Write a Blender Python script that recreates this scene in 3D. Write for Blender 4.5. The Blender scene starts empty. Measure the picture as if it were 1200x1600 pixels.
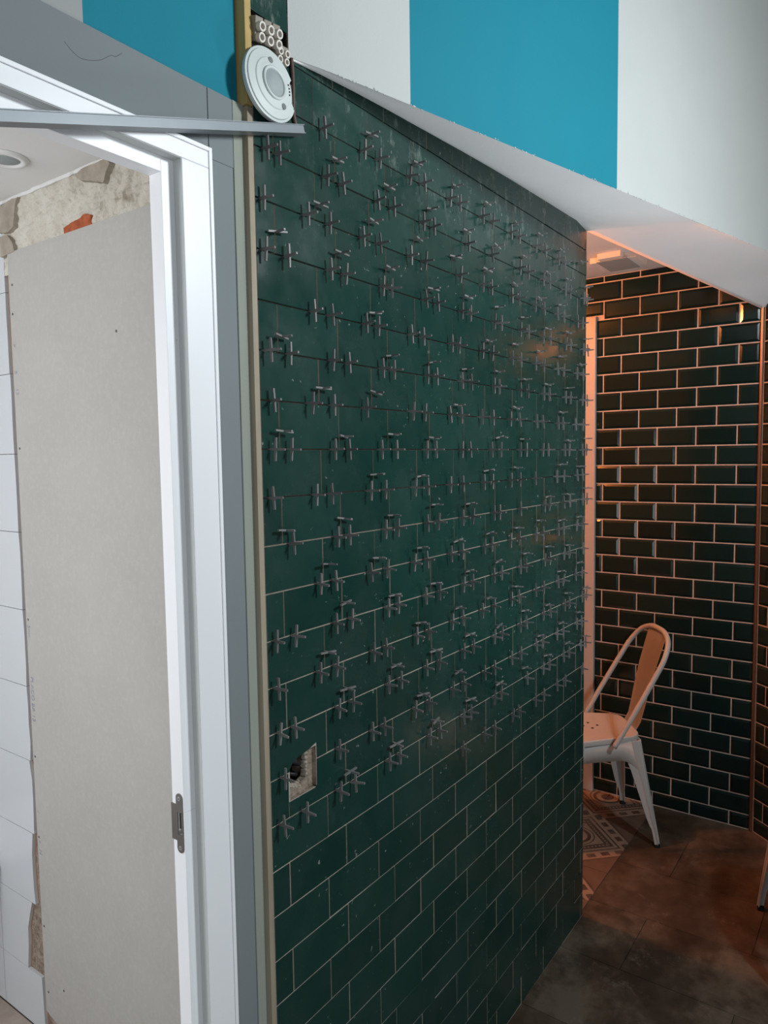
import bpy, bmesh, math, random
from mathutils import Vector, Matrix, noise
random.seed(7)
S = bpy.context.scene
COL = S.collection
D = 0.8326          # y of the face of the green tiled partition and of the door casing
EYE = 1.557

# ---------------------------------------------------------------- camera, world, lights
cam = bpy.data.cameras.new('camera')
cam.sensor_fit = 'HORIZONTAL'; cam.sensor_width = 36.0; cam.lens = 33.922
cam.clip_start = 0.02
co = bpy.data.objects.new('camera', cam); COL.objects.link(co)
right = Vector((0.5807, -0.8140, -0.0144)); down = Vector((-0.0690, -0.0316, -0.9971)); fwd = Vector((0.8112, 0.5800, -0.0745))
mm = Matrix.Identity(4)
for i in range(3):
    mm[i][0] = right[i]; mm[i][1] = -down[i]; mm[i][2] = -fwd[i]
mm[2][3] = EYE
co.matrix_world = mm
S.camera = co
S.view_settings.view_transform = 'Standard'; S.view_settings.look = 'None'
S.view_settings.gamma = 1.0; S.view_settings.exposure = 0.0
S.view_settings.use_curve_mapping = False

w = bpy.data.worlds.new('world'); S.world = w; w.use_nodes = True
w.node_tree.nodes['Background'].inputs[0].default_value = (0.80, 0.93, 1.0, 1)
w.node_tree.nodes['Background'].inputs[1].default_value = 0.10

def area(name, loc, target, sx, sy, power, color):
    l = bpy.data.lights.new(name, 'AREA'); l.shape = 'RECTANGLE'; l.size = sx; l.size_y = sy
    l.energy = power; l.color = color
    o = bpy.data.objects.new(name, l); COL.objects.link(o)
    o.location = loc
    o.rotation_euler = (Vector(target) - Vector(loc)).to_track_quat('-Z', 'Y').to_euler()
    return o
area('room_lamp', (1.56, -0.85, 2.42), (0.95, 0.83, 1.75), 0.28, 0.28, 31, (0.90, 0.97, 1.0))
area('left_fill_light', (-1.0, -1.0, 1.05), (0.75, 0.83, 1.35), 1.0, 1.3, 16, (0.93, 0.97, 1.0))  # unseen fill added left behind the camera to brighten the casing side
lo_ = area('soffit_fill_light', (1.95, -0.22, 0.40), (2.0, 0.50, 2.2), 0.30, 0.30, 6.3, (0.92, 0.97, 1.0)); lo_.data.spread = math.radians(95)  # unseen fill added low down, aimed upwards to brighten the soffit
area('bathroom_fill_light', (-0.55, 1.75, 1.45), (0.97, 1.5, 1.2), 0.7, 1.3, 20, (0.97, 0.98, 1.0))  # soft area light added out of view to brighten the bathroom
l = bpy.data.lights.new('warm_lamp', 'POINT'); l.energy = 58; l.color = (1.0, 0.27, 0.065); l.shadow_soft_size = 0.04
o = bpy.data.objects.new('warm_lamp', l); COL.objects.link(o); o.location = (2.32, 1.66, 2.285)

# ---------------------------------------------------------------- helpers
def link(name, bm, mat, parent=None, smooth=False):
    me = bpy.data.meshes.new(name)
    bm.normal_update(); bm.to_mesh(me); bm.free()
    if mat: me.materials.append(mat)
    if smooth:
        for p in me.polygons: p.use_smooth = True
    o = bpy.data.objects.new(name, me); COL.objects.link(o)
    if parent: o.parent = parent
    return o
def inst(name, me, parent=None, loc=(0, 0, 0), rot=(0, 0, 0)):
    o = bpy.data.objects.new(name, me); COL.objects.link(o)
    o.location = loc; o.rotation_euler = rot
    if parent: o.parent = parent
    return o
def thing(name, label, cat, loc=(0, 0, 0), rz=0.0, group=None):
    o = bpy.data.objects.new(name, None); COL.objects.link(o)
    o.empty_display_size = 0.05
    o.location = loc; o.rotation_euler = (0, 0, rz)
    tag(o, label, cat, group); return o
def tag(o, label, cat, group=None):
    o['label'] = label; o['category'] = cat
    if group: o['group'] = group
    return o
def struct(o, label, cat):
    o['kind'] = 'structure'; o['label'] = label; o['category'] = cat; return o
def box(bm, a, b, bev=0.0):
    x0, y0, z0 = a; x1, y1, z1 = b
    r = bmesh.ops.create_cube(bm, size=1.0)
    for v in r['verts']:
        v.co = Vector(((x0+x1)/2 + v.co.x*(x1-x0), (y0+y1)/2 + v.co.y*(y1-y0), (z0+z1)/2 + v.co.z*(z1-z0)))
    if bev > 0:
        es = list({e for v in r['verts'] for e in v.link_edges})
        bmesh.ops.bevel(bm, geom=es, offset=bev, segments=2, affect='EDGES', profile=0.6)
    return r
def boxo(name, a, b, mat, parent=None, bev=0.0):
    bm = bmesh.new(); box(bm, a, b, bev); return link(name, bm, mat, parent)
def tube(bm, pts, r, n=8, cap=True):
    pts = [Vector(p) for p in pts]
    rs = r if isinstance(r, (list, tuple)) else [r]*len(pts)
    rings = []; prev = None
    for i, p in enumerate(pts):
        t = (pts[min(i+1, len(pts)-1)] - pts[max(i-1, 0)]).normalized()
        if prev is None:
            a = t.orthogonal().normalized()
        else:
            a = (prev - t*prev.dot(t)).normalized()
        prev = a; b = t.cross(a)
        rings.append([bm.verts.new(p + (a*math.cos(2*math.pi*k/n) + b*math.sin(2*math.pi*k/n))*rs[i]) for k in range(n)])
    for i in range(len(rings)-1):
        for k in range(n):
            bm.faces.new((rings[i][k], rings[i][(k+1) % n], rings[i+1][(k+1) % n], rings[i+1][k]))
    if cap:
        bm.faces.new(list(reversed(rings[0]))); bm.faces.new(rings[-1])
def prism(bm, poly, axis_pt, d):
    """poly: list of 3D points of the front face, d: extrusion vector to the back."""
    f = [bm.verts.new(Vector(p)) for p in poly]; d = Vector(d)
    g = [bm.verts.new(Vector(p) + d) for p in poly]
    n = len(f)
    bm.faces.new(f); bm.faces.new(list(reversed(g)))
    for i in range(n):
        j = (i+1) % n
        bm.faces.new((f[j], f[i], g[i], g[j]))
    bmesh.ops.recalc_face_normals(bm, faces=bm.faces[:])
def catmull(P, n=8):
    P = [Vector(p) for p in P]; out = []
    for i in range(len(P)-1):
        p0 = P[max(i-1, 0)]; p1 = P[i]; p2 = P[i+1]; p3 = P[min(i+2, len(P)-1)]
        for k in range(n):
            t = k/n
            out.append(0.5*((2*p1) + (-p0+p2)*t + (2*p0-5*p1+4*p2-p3)*t*t + (-p0+3*p1-3*p2+p3)*t**3))
    out.append(P[-1]); return out

# ---------------------------------------------------------------- materials
class NT:
    def __init__(s, name, rough=0.5, spec=0.5, metal=0.0):
        s.m = bpy.data.materials.new(name); s.m.use_nodes = True
        s.t = s.m.node_tree; s.b = s.t.nodes['Principled BSDF']
        s.b.inputs['Roughness'].default_value = rough
        s.b.inputs['Specular IOR Level'].default_value = spec
        s.b.inputs['Metallic'].default_value = metal
        s._p = None
    def pos(s):
        if not s._p: s._p = s.t.nodes.new('ShaderNodeNewGeometry').outputs['Position']
        return s._p
    def noise(s, scale, detail=4, rough=0.55, stretch=None, vec=None):
        v = vec or s.pos()
        if stretch:
            mp = s.t.nodes.new('ShaderNodeMapping'); mp.inputs['Scale'].default_value = stretch
            s.t.links.new(v, mp.inputs['Vector']); v = mp.outputs[0]
        n = s.t.nodes.new('ShaderNodeTexNoise'); n.inputs['Scale'].default_value = scale
        n.inputs['Detail'].default_value = detail; n.inputs['Roughness'].default_value = rough
        s.t.links.new(v, n.inputs['Vector']); return n.outputs['Fac']
    def ramp(s, fac, stops, interp='LINEAR'):
        r = s.t.nodes.new('ShaderNodeValToRGB'); r.color_ramp.interpolation = interp
        e = r.color_ramp.elements
        while len(e) < len(stops): e.new(0.5)
        for i, (p, c) in enumerate(stops):
            e[i].position = p; e[i].color = (c, c, c, 1) if isinstance(c, (int, float)) else (*c, 1)
        s.t.links.new(fac, r.inputs[0]); return r.outputs[0]
    def mix(s, fac, a, b, mode='MIX'):
        n = s.t.nodes.new('ShaderNodeMix'); n.data_type = 'RGBA'; n.blend_type = mode
        for si, v in ((0, fac), (6, a), (7, b)):
            sock = n.inputs[si]
            if hasattr(v, 'links'): s.t.links.new(v, sock)
            elif isinstance(v, (int, float)): sock.default_value = v if si == 0 else (v, v, v, 1)
            else: sock.default_value = (*v, 1)
        return n.outputs[2]
    def math(s, op, a, b=0.0):
        n = s.t.nodes.new('ShaderNodeMath'); n.operation = op
        for sock, v in ((n.inputs[0], a), (n.inputs[1], b)):
            if hasattr(v, 'links'): s.t.links.new(v, sock)
            else: sock.default_value = v
        return n.outputs[0]
    def color(s, c):
        if hasattr(c, 'links'): s.t.links.new(c, s.b.inputs['Base Color'])
        else: s.b.inputs['Base Color'].default_value = (*c, 1)
        return s
    def rough(s, r): s.t.links.new(r, s.b.inputs['Roughness']); return s
    def bump(s, h, strength=0.3, dist=0.002):
        n = s.t.nodes.new('ShaderNodeBump'); n.inputs['Strength'].default_value = strength
        n.inputs['Distance'].default_value = dist
        s.t.links.new(h, n.inputs['Height']); s.t.links.new(n.outputs[0], s.b.inputs['Normal']); return s
    def rnd(s): return s.t.nodes.new('ShaderNodeObjectInfo').outputs['Random']
    def xyz(s, v=None):
        n = s.t.nodes.new('ShaderNodeSeparateXYZ'); s.t.links.new(v or s.pos(), n.inputs[0]); return n.outputs

# green glazed wall tile, dusty, smeared with adhesive
m = NT('green_glaze', 0.13, 0.55)
base = m.mix(m.rnd(), (0.006, 0.033, 0.027), (0.010, 0.044, 0.036))
dust = m.ramp(m.noise(7, 6, 0.65), [(0.42, 0.0), (0.75, 0.12)])
base = m.mix(dust, base, (0.10, 0.13, 0.12))
sp = m.ramp(m.noise(85, 5, 0.6), [(0.665, 0.0), (0.72, 0.75)])
reg = m.ramp(m.noise(6, 2), [(0.45, 0.0), (0.56, 1.0)])
smear = m.ramp(m.noise(30, 7, 0.75, stretch=(1, 1, 0.45)), [(0.54, 0.0), (0.68, 0.5)])
topz = m.ramp(m.math('MULTIPLY', m.xyz()[2], 0.4), [(0.80, 0.0), (0.88, 1.0)])
base = m.mix(m.mix(1.0, sp, reg, 'MULTIPLY'), base, (0.33, 0.36, 0.33))
base = m.mix(m.mix(1.0, smear, topz, 'MULTIPLY'), base, (0.28, 0.32, 0.28))
m.color(base).rough(m.ramp(m.noise(11, 5, 0.6), [(0.3, 0.10), (0.75, 0.36)]))
m.bump(m.noise(14, 2, 0.4), 0.10, 0.004)
M_GREEN = m.m
# very dark bevelled metro tile of the far room
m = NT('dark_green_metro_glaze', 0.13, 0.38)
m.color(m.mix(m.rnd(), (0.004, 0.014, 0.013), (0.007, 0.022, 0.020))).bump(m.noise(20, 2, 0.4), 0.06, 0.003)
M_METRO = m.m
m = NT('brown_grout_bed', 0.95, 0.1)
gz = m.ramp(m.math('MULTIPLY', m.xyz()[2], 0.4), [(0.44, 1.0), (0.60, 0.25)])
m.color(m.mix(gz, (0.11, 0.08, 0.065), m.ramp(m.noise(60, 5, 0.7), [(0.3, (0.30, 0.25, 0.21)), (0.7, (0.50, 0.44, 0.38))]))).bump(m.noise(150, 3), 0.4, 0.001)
M_GROUT = m.m
m = NT('pale_grout', 0.9, 0.2)
m.color(m.ramp(m.noise(40, 4), [(0.3, (0.50, 0.42, 0.36)), (0.7, (0.62, 0.54, 0.47))]))
M_PALE = m.m
m = NT('tile_body_edge', 0.85, 0.2); m.color((0.34, 0.29, 0.24)); M_BODY = m.m
m = NT('grey_spacer_plastic', 0.45, 0.4)
m.color(m.mix(m.rnd(), (0.13, 0.13, 0.13), (0.22, 0.215, 0.21))); M_SPACER = m.m
def plaster(name, c, bumpy=0.25, rough=0.75, var=0.06):
    m = NT(name, rough, 0.25)
    a = tuple(x*(1-var) for x in c); b = tuple(min(1, x*(1+var)) for x in c)
    m.color(m.mix(m.noise(5, 5), a, b)).bump(m.noise(220, 3, 0.6), bumpy, 0.0012); return m.m
M_WHITEWALL = plaster('white_wall_paint', (0.49, 0.51, 0.50))
M_SOFFIT = plaster('soffit_plaster', (0.86, 0.87, 0.88), 0.4)
M_GREYWALL = plaster('grey_wall_paint', (0.205, 0.23, 0.24), 0.12)
M_WHITE2 = plaster('off_white_wall_paint', (0.34, 0.35, 0.345), 0.15)
M_BLUE_L = plaster('turquoise_wall_paint', (0.008, 0.20, 0.275), 0.25)
M_STRIP = plaster('bare_plaster_strip', (0.29, 0.315, 0.27), 0.3, 0.85, 0.12)
M_CEIL = plaster('white_ceiling_paint', (0.80, 0.80, 0.79), 0.15)
M_CEIL2 = plaster('far_ceiling_paint', (0.72, 0.70, 0.67), 0.15)
M_DARKFILL = plaster('dark_cavity', (0.02, 0.018, 0.016), 0.5, 0.9, 0.4)
m = NT('white_casing_lacquer', 0.32, 0.5)
spk = m.ramp(m.noise(120, 3, 0.6), [(0.755, 0.0), (0.77, 1.0)])
m.color(m.mix(spk, (0.90, 0.915, 0.94), (0.3, 0.29, 0.28))); M_CASING = m.m
m = NT('grey_gasket', 0.6, 0.3); m.color((0.60, 0.62, 0.61)); M_GASKET = m.m
m = NT('dark_seam', 0.8, 0.2); m.color((0.12, 0.11, 0.11)); M_SEAM = m.m
def wood(name, a, b, st=(40, 40, 2.5)):
    m = NT(name, 0.65, 0.3)
    m.color(m.ramp(m.noise(1.0, 5, 0.6, stretch=st), [(0.3, a), (0.7, b)])).bump(m.noise(1.5, 4, 0.6, stretch=st), 0.15, 0.001); return m.m
M_BATTEN = wood('pale_batten_wood', (0.26, 0.215, 0.155), (0.38, 0.33, 0.25))
M_YELLOW = wood('yellow_batten_wood', (0.42, 0.29, 0.10), (0.58, 0.44, 0.20))
m = NT('plasterboard_paper', 0.9, 0.15)
a = m.mix(m.noise(5, 5, 0.6), (0.40, 0.385, 0.36), (0.47, 0.455, 0.43))
m.color(m.mix(m.ramp(m.noise(90, 3, 0.6), [(0.45, 0.0), (0.75, 0.35)]), a, (0.53, 0.52, 0.50))); M_BOARD = m.m
m = NT('blue_print_ink', 0.9, 0.1)
m.color(m.mix(m.ramp(m.noise(260, 3, 0.6), [(0.42, 0.0), (0.55, 1.0)]), (0.40, 0.40, 0.40), (0.20, 0.22, 0.36))); M_INK = m.m
m = NT('white_bathroom_tile_glaze', 0.22, 0.5)
m.color(m.mix(m.noise(3, 3), (0.58, 0.61, 0.64), (0.63, 0.65, 0.67))); M_BTILE = m.m
m = NT('terracotta_tile_body', 0.9, 0.2); m.color((0.33, 0.19, 0.13)); M_TERRA = m.m
m = NT('rough_lime_plaster', 0.95, 0.1)
n1 = m.noise(16, 8, 0.7)
c = m.ramp(n1, [(0.3, (0.40, 0.34, 0.26)), (0.45, (0.72, 0.67, 0.58)), (0.7, (0.84, 0.81, 0.73))])
m.color(c).bump(m.noise(45, 8, 0.7), 1.0, 0.012); M_LIME = m.m
m = NT('brown_mortar', 0.95, 0.1)
m.color(m.ramp(m.noise(70, 8, 0.75), [(0.3, (0.13, 0.095, 0.07)), (0.55, (0.38, 0.31, 0.25)), (0.75, (0.55, 0.49, 0.42))])).bump(m.noise(120, 6, 0.7), 1.0, 0.005); M_MORTAR = m.m
m = NT('grey_render_patch', 0.95, 0.1)
m.color(m.ramp(m.noise(30, 6, 0.6), [(0.3, (0.30, 0.26, 0.21)), (0.7, (0.42, 0.37, 0.31))])).bump(m.noise(60, 5), 0.5, 0.003); M_RENDER = m.m
m = NT('red_brick', 0.9, 0.15)
m.color(m.ramp(m.noise(35, 6, 0.7), [(0.3, (0.22, 0.05, 0.025)), (0.65, (0.50, 0.14, 0.06)), (0.8, (0.6, 0.4, 0.3))])).bump(m.noise(60, 5), 0.6, 0.004); M_BRICK = m.m
m = NT('brushed_strike_steel', 0.38, 0.5, 0.85); m.color((0.27, 0.25, 0.23)); M_STEEL = m.m
m = NT('bright_screw_steel', 0.3, 0.5, 0.7); m.color((0.7, 0.7, 0.7)); M_SCREW = m.m
m = NT('dull_galvanised_profile', 0.42, 0.5, 0.2)
m.color(m.mix(m.noise(20, 4), (0.17, 0.195, 0.215), (0.23, 0.255, 0.275))); M_PROFILE = m.m
m = NT('white_moulded_plastic', 0.42, 0.4); m.color((0.58, 0.63, 0.62)); M_PLASTIC = m.m
m = NT('grey_lens_plastic', 0.6, 0.4)
m.color(m.mix(m.noise(60, 4), (0.28, 0.32, 0.33), (0.36, 0.40, 0.40))); M_LENS = m.m
m = NT('grey_hole', 0.8, 0.2); m.color((0.19, 0.21, 0.21)); M_HOLE = m.m
m = NT('black_hole', 0.8, 0.2); m.color((0.01, 0.01, 0.01)); M_BLACK = m.m
m = NT('beige_terminal_plastic', 0.5, 0.4); m.color((0.24, 0.21, 0.17)); M_TERM = m.m
m = NT('pale_terminal_ring', 0.45, 0.4); m.color((0.62, 0.58, 0.52)); M_RING = m.m
m = NT('black_cable_sheath', 0.5, 0.4); m.color((0.012, 0.012, 0.013)); M_CABLE = m.m
m = NT('brown_cable_sheath', 0.55, 0.4); m.color((0.09, 0.055, 0.04)); M_BROWN = m.m
m = NT('brass_edge_profile', 0.35, 0.5, 0.6); m.color((0.20, 0.09, 0.05)); M_BRASS = m.m
m = NT('chair_white_paint', 0.42, 0.45)
m.color(m.mix(m.noise(9, 4), (0.42, 0.41, 0.39), (0.48, 0.47, 0.445))); M_CHAIR = m.m
m = NT('black_rubber', 0.8, 0.2); m.color((0.015, 0.015, 0.015)); M_RUBBER = m.m
m = NT('white_ceramic', 0.15, 0.5); m.color((0.75, 0.75, 0.74)); M_CERAMIC = m.m
# stone-look floor tiles
m = NT('brown_stone_floor_tile', 0.5, 0.35)
n1 = m.noise(4.5, 9, 0.66)
c = m.ramp(n1, [(0.38, (0.026, 0.020, 0.014)), (0.5, (0.060, 0.046, 0.032)), (0.62, (0.135, 0.108, 0.080))])
c = m.mix(m.math('MULTIPLY', m.rnd(), 0.55), c, (0.075, 0.047, 0.034))
vein = m.ramp(m.noise(7, 12, 0.85), [(0.56, 0.0), (0.66, 0.5)])
m.color(m.mix(vein, c, (0.24, 0.20, 0.17))).rough(m.ramp(m.noise(8, 5), [(0.3, 0.30), (0.7, 0.55)])).bump(m.noise(40, 5), 0.1, 0.001)
M_STONE = m.m
m = NT('floor_joint', 0.9, 0.2); m.color((0.17, 0.14, 0.115)); M_JOINT = m.m
m = NT('bathroom_floor_tile', 0.5, 0.3)
m.color(m.ramp(m.noise(14, 6), [(0.3, (0.32, 0.25, 0.21)), (0.7, (0.46, 0.38, 0.33))])); M_BFLOOR = m.m
# encaustic floor tile: print drawn in the tile's own coordinates (0..0.2)
m = NT('encaustic_floor_tile', 0.5, 0.35)
tc = m.t.nodes.new('ShaderNodeTexCoord').outputs['Object']
X, Y, _z = m.xyz(tc)
X = m.math('MULTIPLY', X, 5.0); Y = m.math('MULTIPLY', Y, 5.0)
d = m.math('ADD', X, Y); e = m.math('SUBTRACT', X, Y)
CREAM, BR1, BR2 = (0.27, 0.20, 0.15), (0.075, 0.048, 0.036), (0.115, 0.075, 0.055)
band = m.ramp(m.math('MULTIPLY', d, 0.5), [(0.0, BR2), (0.33, BR1), (0.36, CREAM), (0.535, BR1), (0.56, CREAM), (0.60, BR1), (0.70, CREAM)], 'CONSTANT')
loz_d = m.ramp(m.math('MULTIPLY', d, 0.5), [(0.0, 0.0), (0.40, 1.0), (0.485, 0.0)], 'CONSTANT')
loz_e = m.ramp(m.math('FRACT', m.math('MULTIPLY', m.math('ADD', e, 2.0), 2.4)), [(0.0, 0.0), (0.42, 1.0)], 'CONSTANT')
c = m.mix(m.mix(1.0, loz_d, loz_e, 'MULTIPLY'), band, BR1)
dot_d = m.ramp(m.math('MULTIPLY', d, 0.5), [(0.0, 0.0), (0.64, 1.0), (0.67, 0.0)], 'CONSTANT')
dot_e = m.ramp(m.math('FRACT', m.math('MULTIPLY', m.math('ADD', e, 2.0), 9.0)), [(0.0, 0.0), (0.5, 1.0)], 'CONSTANT')
c = m.mix(m.mix(1.0, dot_d, dot_e, 'MULTIPLY'), c, CREAM)
rx = m.math('SUBTRACT', 1.0, X); ry = m.math('SUBTRACT', 1.0, Y)
rr = m.math('SQRT', m.math('ADD', m.math('MULTIPLY', rx, rx), m.math('MULTIPLY', ry, ry)))
petal = m.ramp(rr, [(0.0, 1.0), (0.14, 0.0), (0.24, 1.0), (0.31, 0.0), (0.36, 1.0), (0.385, 0.0)], 'CONSTANT')
c = m.mix(petal, c, BR1)
m.color(m.mix(m.ramp(m.noise(12, 6), [(0.4, 0.0), (0.8, 0.45)]), c, (0.22, 0.165, 0.13)))
M_ENC = m.m

# ---------------------------------------------------------------- big structure
# wall_left: painted wall with the bathroom doorway (front face y=0.8426)
WF = D + 0.010; WB = 0.935
wl = boxo('wall_left', (-1.6, WF, 0.0), (-0.10, WB, 2.0), M_GREYWALL)
struct(wl, 'grey and white painted wall around the white doorway', 'wall')
boxo('wall_panel', (0.720, WF, 0.0), (0.797, WB, 2.0), M_GREYWALL, wl)
boxo('plaster_strip', (0.797, D+0.008, 0.0), (0.8185, WB, 2.1), M_STRIP, wl)['label'] = 'bare greenish plaster strip beside the timber batten'
boxo('wall_panel', (-1.6, WF, 2.0), (0.7485, WB, 2.1), M_GREYWALL, wl)
boxo('wall_panel', (0.7495, WF-0.001, 2.0), (0.797, WB, 2.1), M_GREYWALL, wl)
boxo('painted_band', (-1.6, WF+0.003, 2.1), (0.5545, WB, 3.0), M_WHITE2, wl)['label'] = 'off white painted band'
boxo('painted_band', (0.5545, WF+0.003, 2.1), (0.8115, WB, 3.0), M_BLUE_L, wl)['label'] = 'turquoise painted band'
# hair-thin crack line in the grey paint
bm = bmesh.new(); tube(bm, catmull([(0.526, WF, 2.066), (0.538, WF, 2.058), (0.551, WF, 2.056), (0.573, WF, 2.064), (0.590, WF, 2.077), (0.597, WF, 2.0785), (0.607, WF, 2.087)], 5), 0.00032, 5)
link('paint_crack', bm, M_SEAM, wl)

# timber battens at the left edge of the green tiles
bm = bmesh.new(); box(bm, (0.8185, D-0.001, 0.0), (0.8300, WB, 2.098), 0.001)
tb = link('trim_1', bm, M_BATTEN); struct(tb, 'pale timber batten along the left edge of the green tiles', 'batten')
bm = bmesh.new(); box(bm, (0.8155, D-0.004, 2.099), (0.8290, WB, 3.0), 0.001)
tb = link('trim_2', bm, M_YELLOW); struct(tb, 'yellowish timber batten above, beside the turquoise band', 'batten')

# wall_middle: partition covered with green tiles; backing with a real hole for the socket
GY = D + 0.0014       # grout face
U0, U1 = 0.8310, 2.288
HX0, HX1, HZ0, HZ1 = 0.8785, 0.9470, 0.9735, 1.0480
bm = bmesh.new()
SX0, SX1, SZ0, SZ1 = 0.832, 0.914, 2.192, 2.244     # cavity behind the connector blocks
def quad(a, b, c, d): 
    bm.faces.new([bm.verts.new(Vector(p)) for p in (a, b, c, d)])
xs = sorted([U0, HX0, HX1, SX0, SX1, U1]); zs = sorted([0.0, HZ0, HZ1, 1.455, SZ0, SZ1, 3.0])
for i in range(len(xs)-1):
    for j in range(len(zs)-1):
        cx = (xs[i]+xs[i+1])/2; cz = (zs[j]+zs[j+1])/2
        if (HX0 < cx < HX1 and HZ0 < cz < HZ1) or (SX0 < cx < SX1 and SZ0 < cz < SZ1): continue
        gy = GY if zs[j] < 1.45 else D + 0.0050
        quad((xs[i], gy, zs[j]), (xs[i+1], gy, zs[j]), (xs[i+1], gy, zs[j+1]), (xs[i], gy, zs[j+1]))
quad((U1, GY, 0), (U1, WB, 0), (U1, WB, 3.0), (U1, GY, 3.0))
quad((U1, WB, 0), (U0, WB, 0), (U0, WB, 3.0), (U1, WB, 3.0))
quad((U0, WB, 0), (U0, GY, 0), (U0, GY, 3.0), (U0, WB, 3.0))
bmesh.ops.remove_doubles(bm, verts=bm.verts[:], dist=1e-5)
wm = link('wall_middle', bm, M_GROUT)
struct(wm, 'partition faced with glossy dark green tiles still holding their spacers', 'wall')
def cavity(name, x0, x1, z0, z1, depth, mats, lab):
    bm = bmesh.new(); n = 10; yb = GY + depth
    def P(x, y, z):
        k = 0.0035*min(1, (y-GY)/0.01)
        q = Vector((x, y, z))*90
        return bm.verts.new((x + k*noise.noise(q), y, z + k*noise.noise(q+Vector((9, 3, 1)))))
    loop = [(x0+(x1-x0)*i/n, z0) for i in range(n)] + [(x1, z0+(z1-z0)*i/n) for i in range(n)] + \
           [(x1-(x1-x0)*i/n, z1) for i in range(n)] + [(x0, z1-(z1-z0)*i/n) for i in range(n)]
    rings = []
    for k in range(7):
        y = GY + depth*k/6
        rings.append([P(x, y, z) for x, z in loop])
    for a, b in zip(rings, rings[1:]):
        for i in range(len(loop)):
            j = (i+1) % len(loop); bm.faces.new((a[i], a[j], b[j], b[i]))
    bm.faces.new(rings[-1])
    o = link(name, bm, mats, wm); o['label'] = lab; return o
cavity('socket_cavity', HX0, HX1, HZ0, HZ1, 0.055, M_MORTAR, 'rough mortar sides of the hole in the tiles')
cavity('cable_cavity', SX0, SX1, SZ0, SZ1, 0.05, M_DARKFILL, 'dark cavity behind the connector blocks')
# broken mortar ledge and lumps in the hole
bm = bmesh.new()
def lump(bm, c, r, seed):
    q = bmesh.ops.create_icosphere(bm, subdivisions=2, radius=1.0)
    for v in q['verts']:
        k = 1 + 0.45*noise.noise(v.co*1.7 + Vector((seed, seed*2, 0)))
        v.co = Vector((c[0]+v.co.x*r[0]*k, c[1]+v.co.y*r[1]*k, c[2]+v.co.z*r[2]*k))
for i in range(11):
    lump(bm, (HX0+0.004+i*0.0042, GY+0.012+0.004*random.random(), HZ0+0.019-i*0.0011+0.004*random.random()), (0.005, 0.006, 0.005), i)
for i in range(7):
    lump(bm, (HX1-0.019+0.002*random.random(), GY+0.012, HZ0+0.026+i*0.0075), (0.0035, 0.007, 0.0052), i+20)
link('mortar_crumb', bm, M_RENDER, wm)['kind'] = 'stuff'
bm = bmesh.new()
poly = [(HX0, HZ0), (HX1, HZ0), (HX1, HZ1), (HX1-0.017, HZ1), (HX1-0.016, HZ0+0.045), (HX1-0.020, HZ0+0.022), (HX0+0.035, HZ0+0.017), (HX0, HZ0+0.019)]
prism(bm, [(x, GY+0.008, z) for x, z in poly], None, (0, 0.012, 0))
link('mortar_ledge', bm, M_MORTAR, wm)
boxo('socket_box', (HX0+0.002, GY+0.046, HZ0+0.016), (HX1-0.014, GY+0.052, HZ1-0.002), M_BLACK, wm)['label'] = 'black bottom of the socket hole'

# green tiles
ZP, UP, Z0 = 0.0785, 0.1547, 0.867
TT = 0.0070; JG = 0.0012
def tile_mesh(w, h, t, bev):
    bm = bmesh.new()
    r = bmesh.ops.create_cube(bm, size=1.0)
    for v in r['verts']: v.co = Vector((v.co.x*w, v.co.y*t + t/2, v.co.z*h))
    es = [e for e in bm.edges if all(v.co.y < t/2 for v in e.verts) and abs(e.verts[0].co.z-e.verts[1].co.z) < 1e-6]
    bmesh.ops.bevel(bm, geom=es, offset=bev, segments=2, affect='EDGES', profile=0.5)
    bm.normal_update()
    for f in bm.faces:
        if abs(f.normal.x) > 0.95: f.material_index = 1
    me = bpy.data.meshes.new('tile'); bm.to_mesh(me); bm.free(); return me
cache = {}
def put_tile(cx, cz, w, h, parent, bev=0.0006):
    key = (round(w, 4), round(h, 4))
    if key not in cache:
        me = tile_mesh(w, h, TT, bev); me.materials.append(M_GREEN); me.materials.append(M_BODY); cache[key] = me
    a = 0.0030
    inst('tile', cache[key], parent, (cx, D + random.uniform(-0.0003, 0.0004), cz),
         (random.gauss(0, a), 0, random.gauss(0, a)))
def shape_tile(poly, parent):
    bm = bmesh.new(); prism(bm, [(x, D, z) for x, z in poly], None, (0, TT, 0))
    link('tile', bm, M_GREEN, parent)
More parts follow.
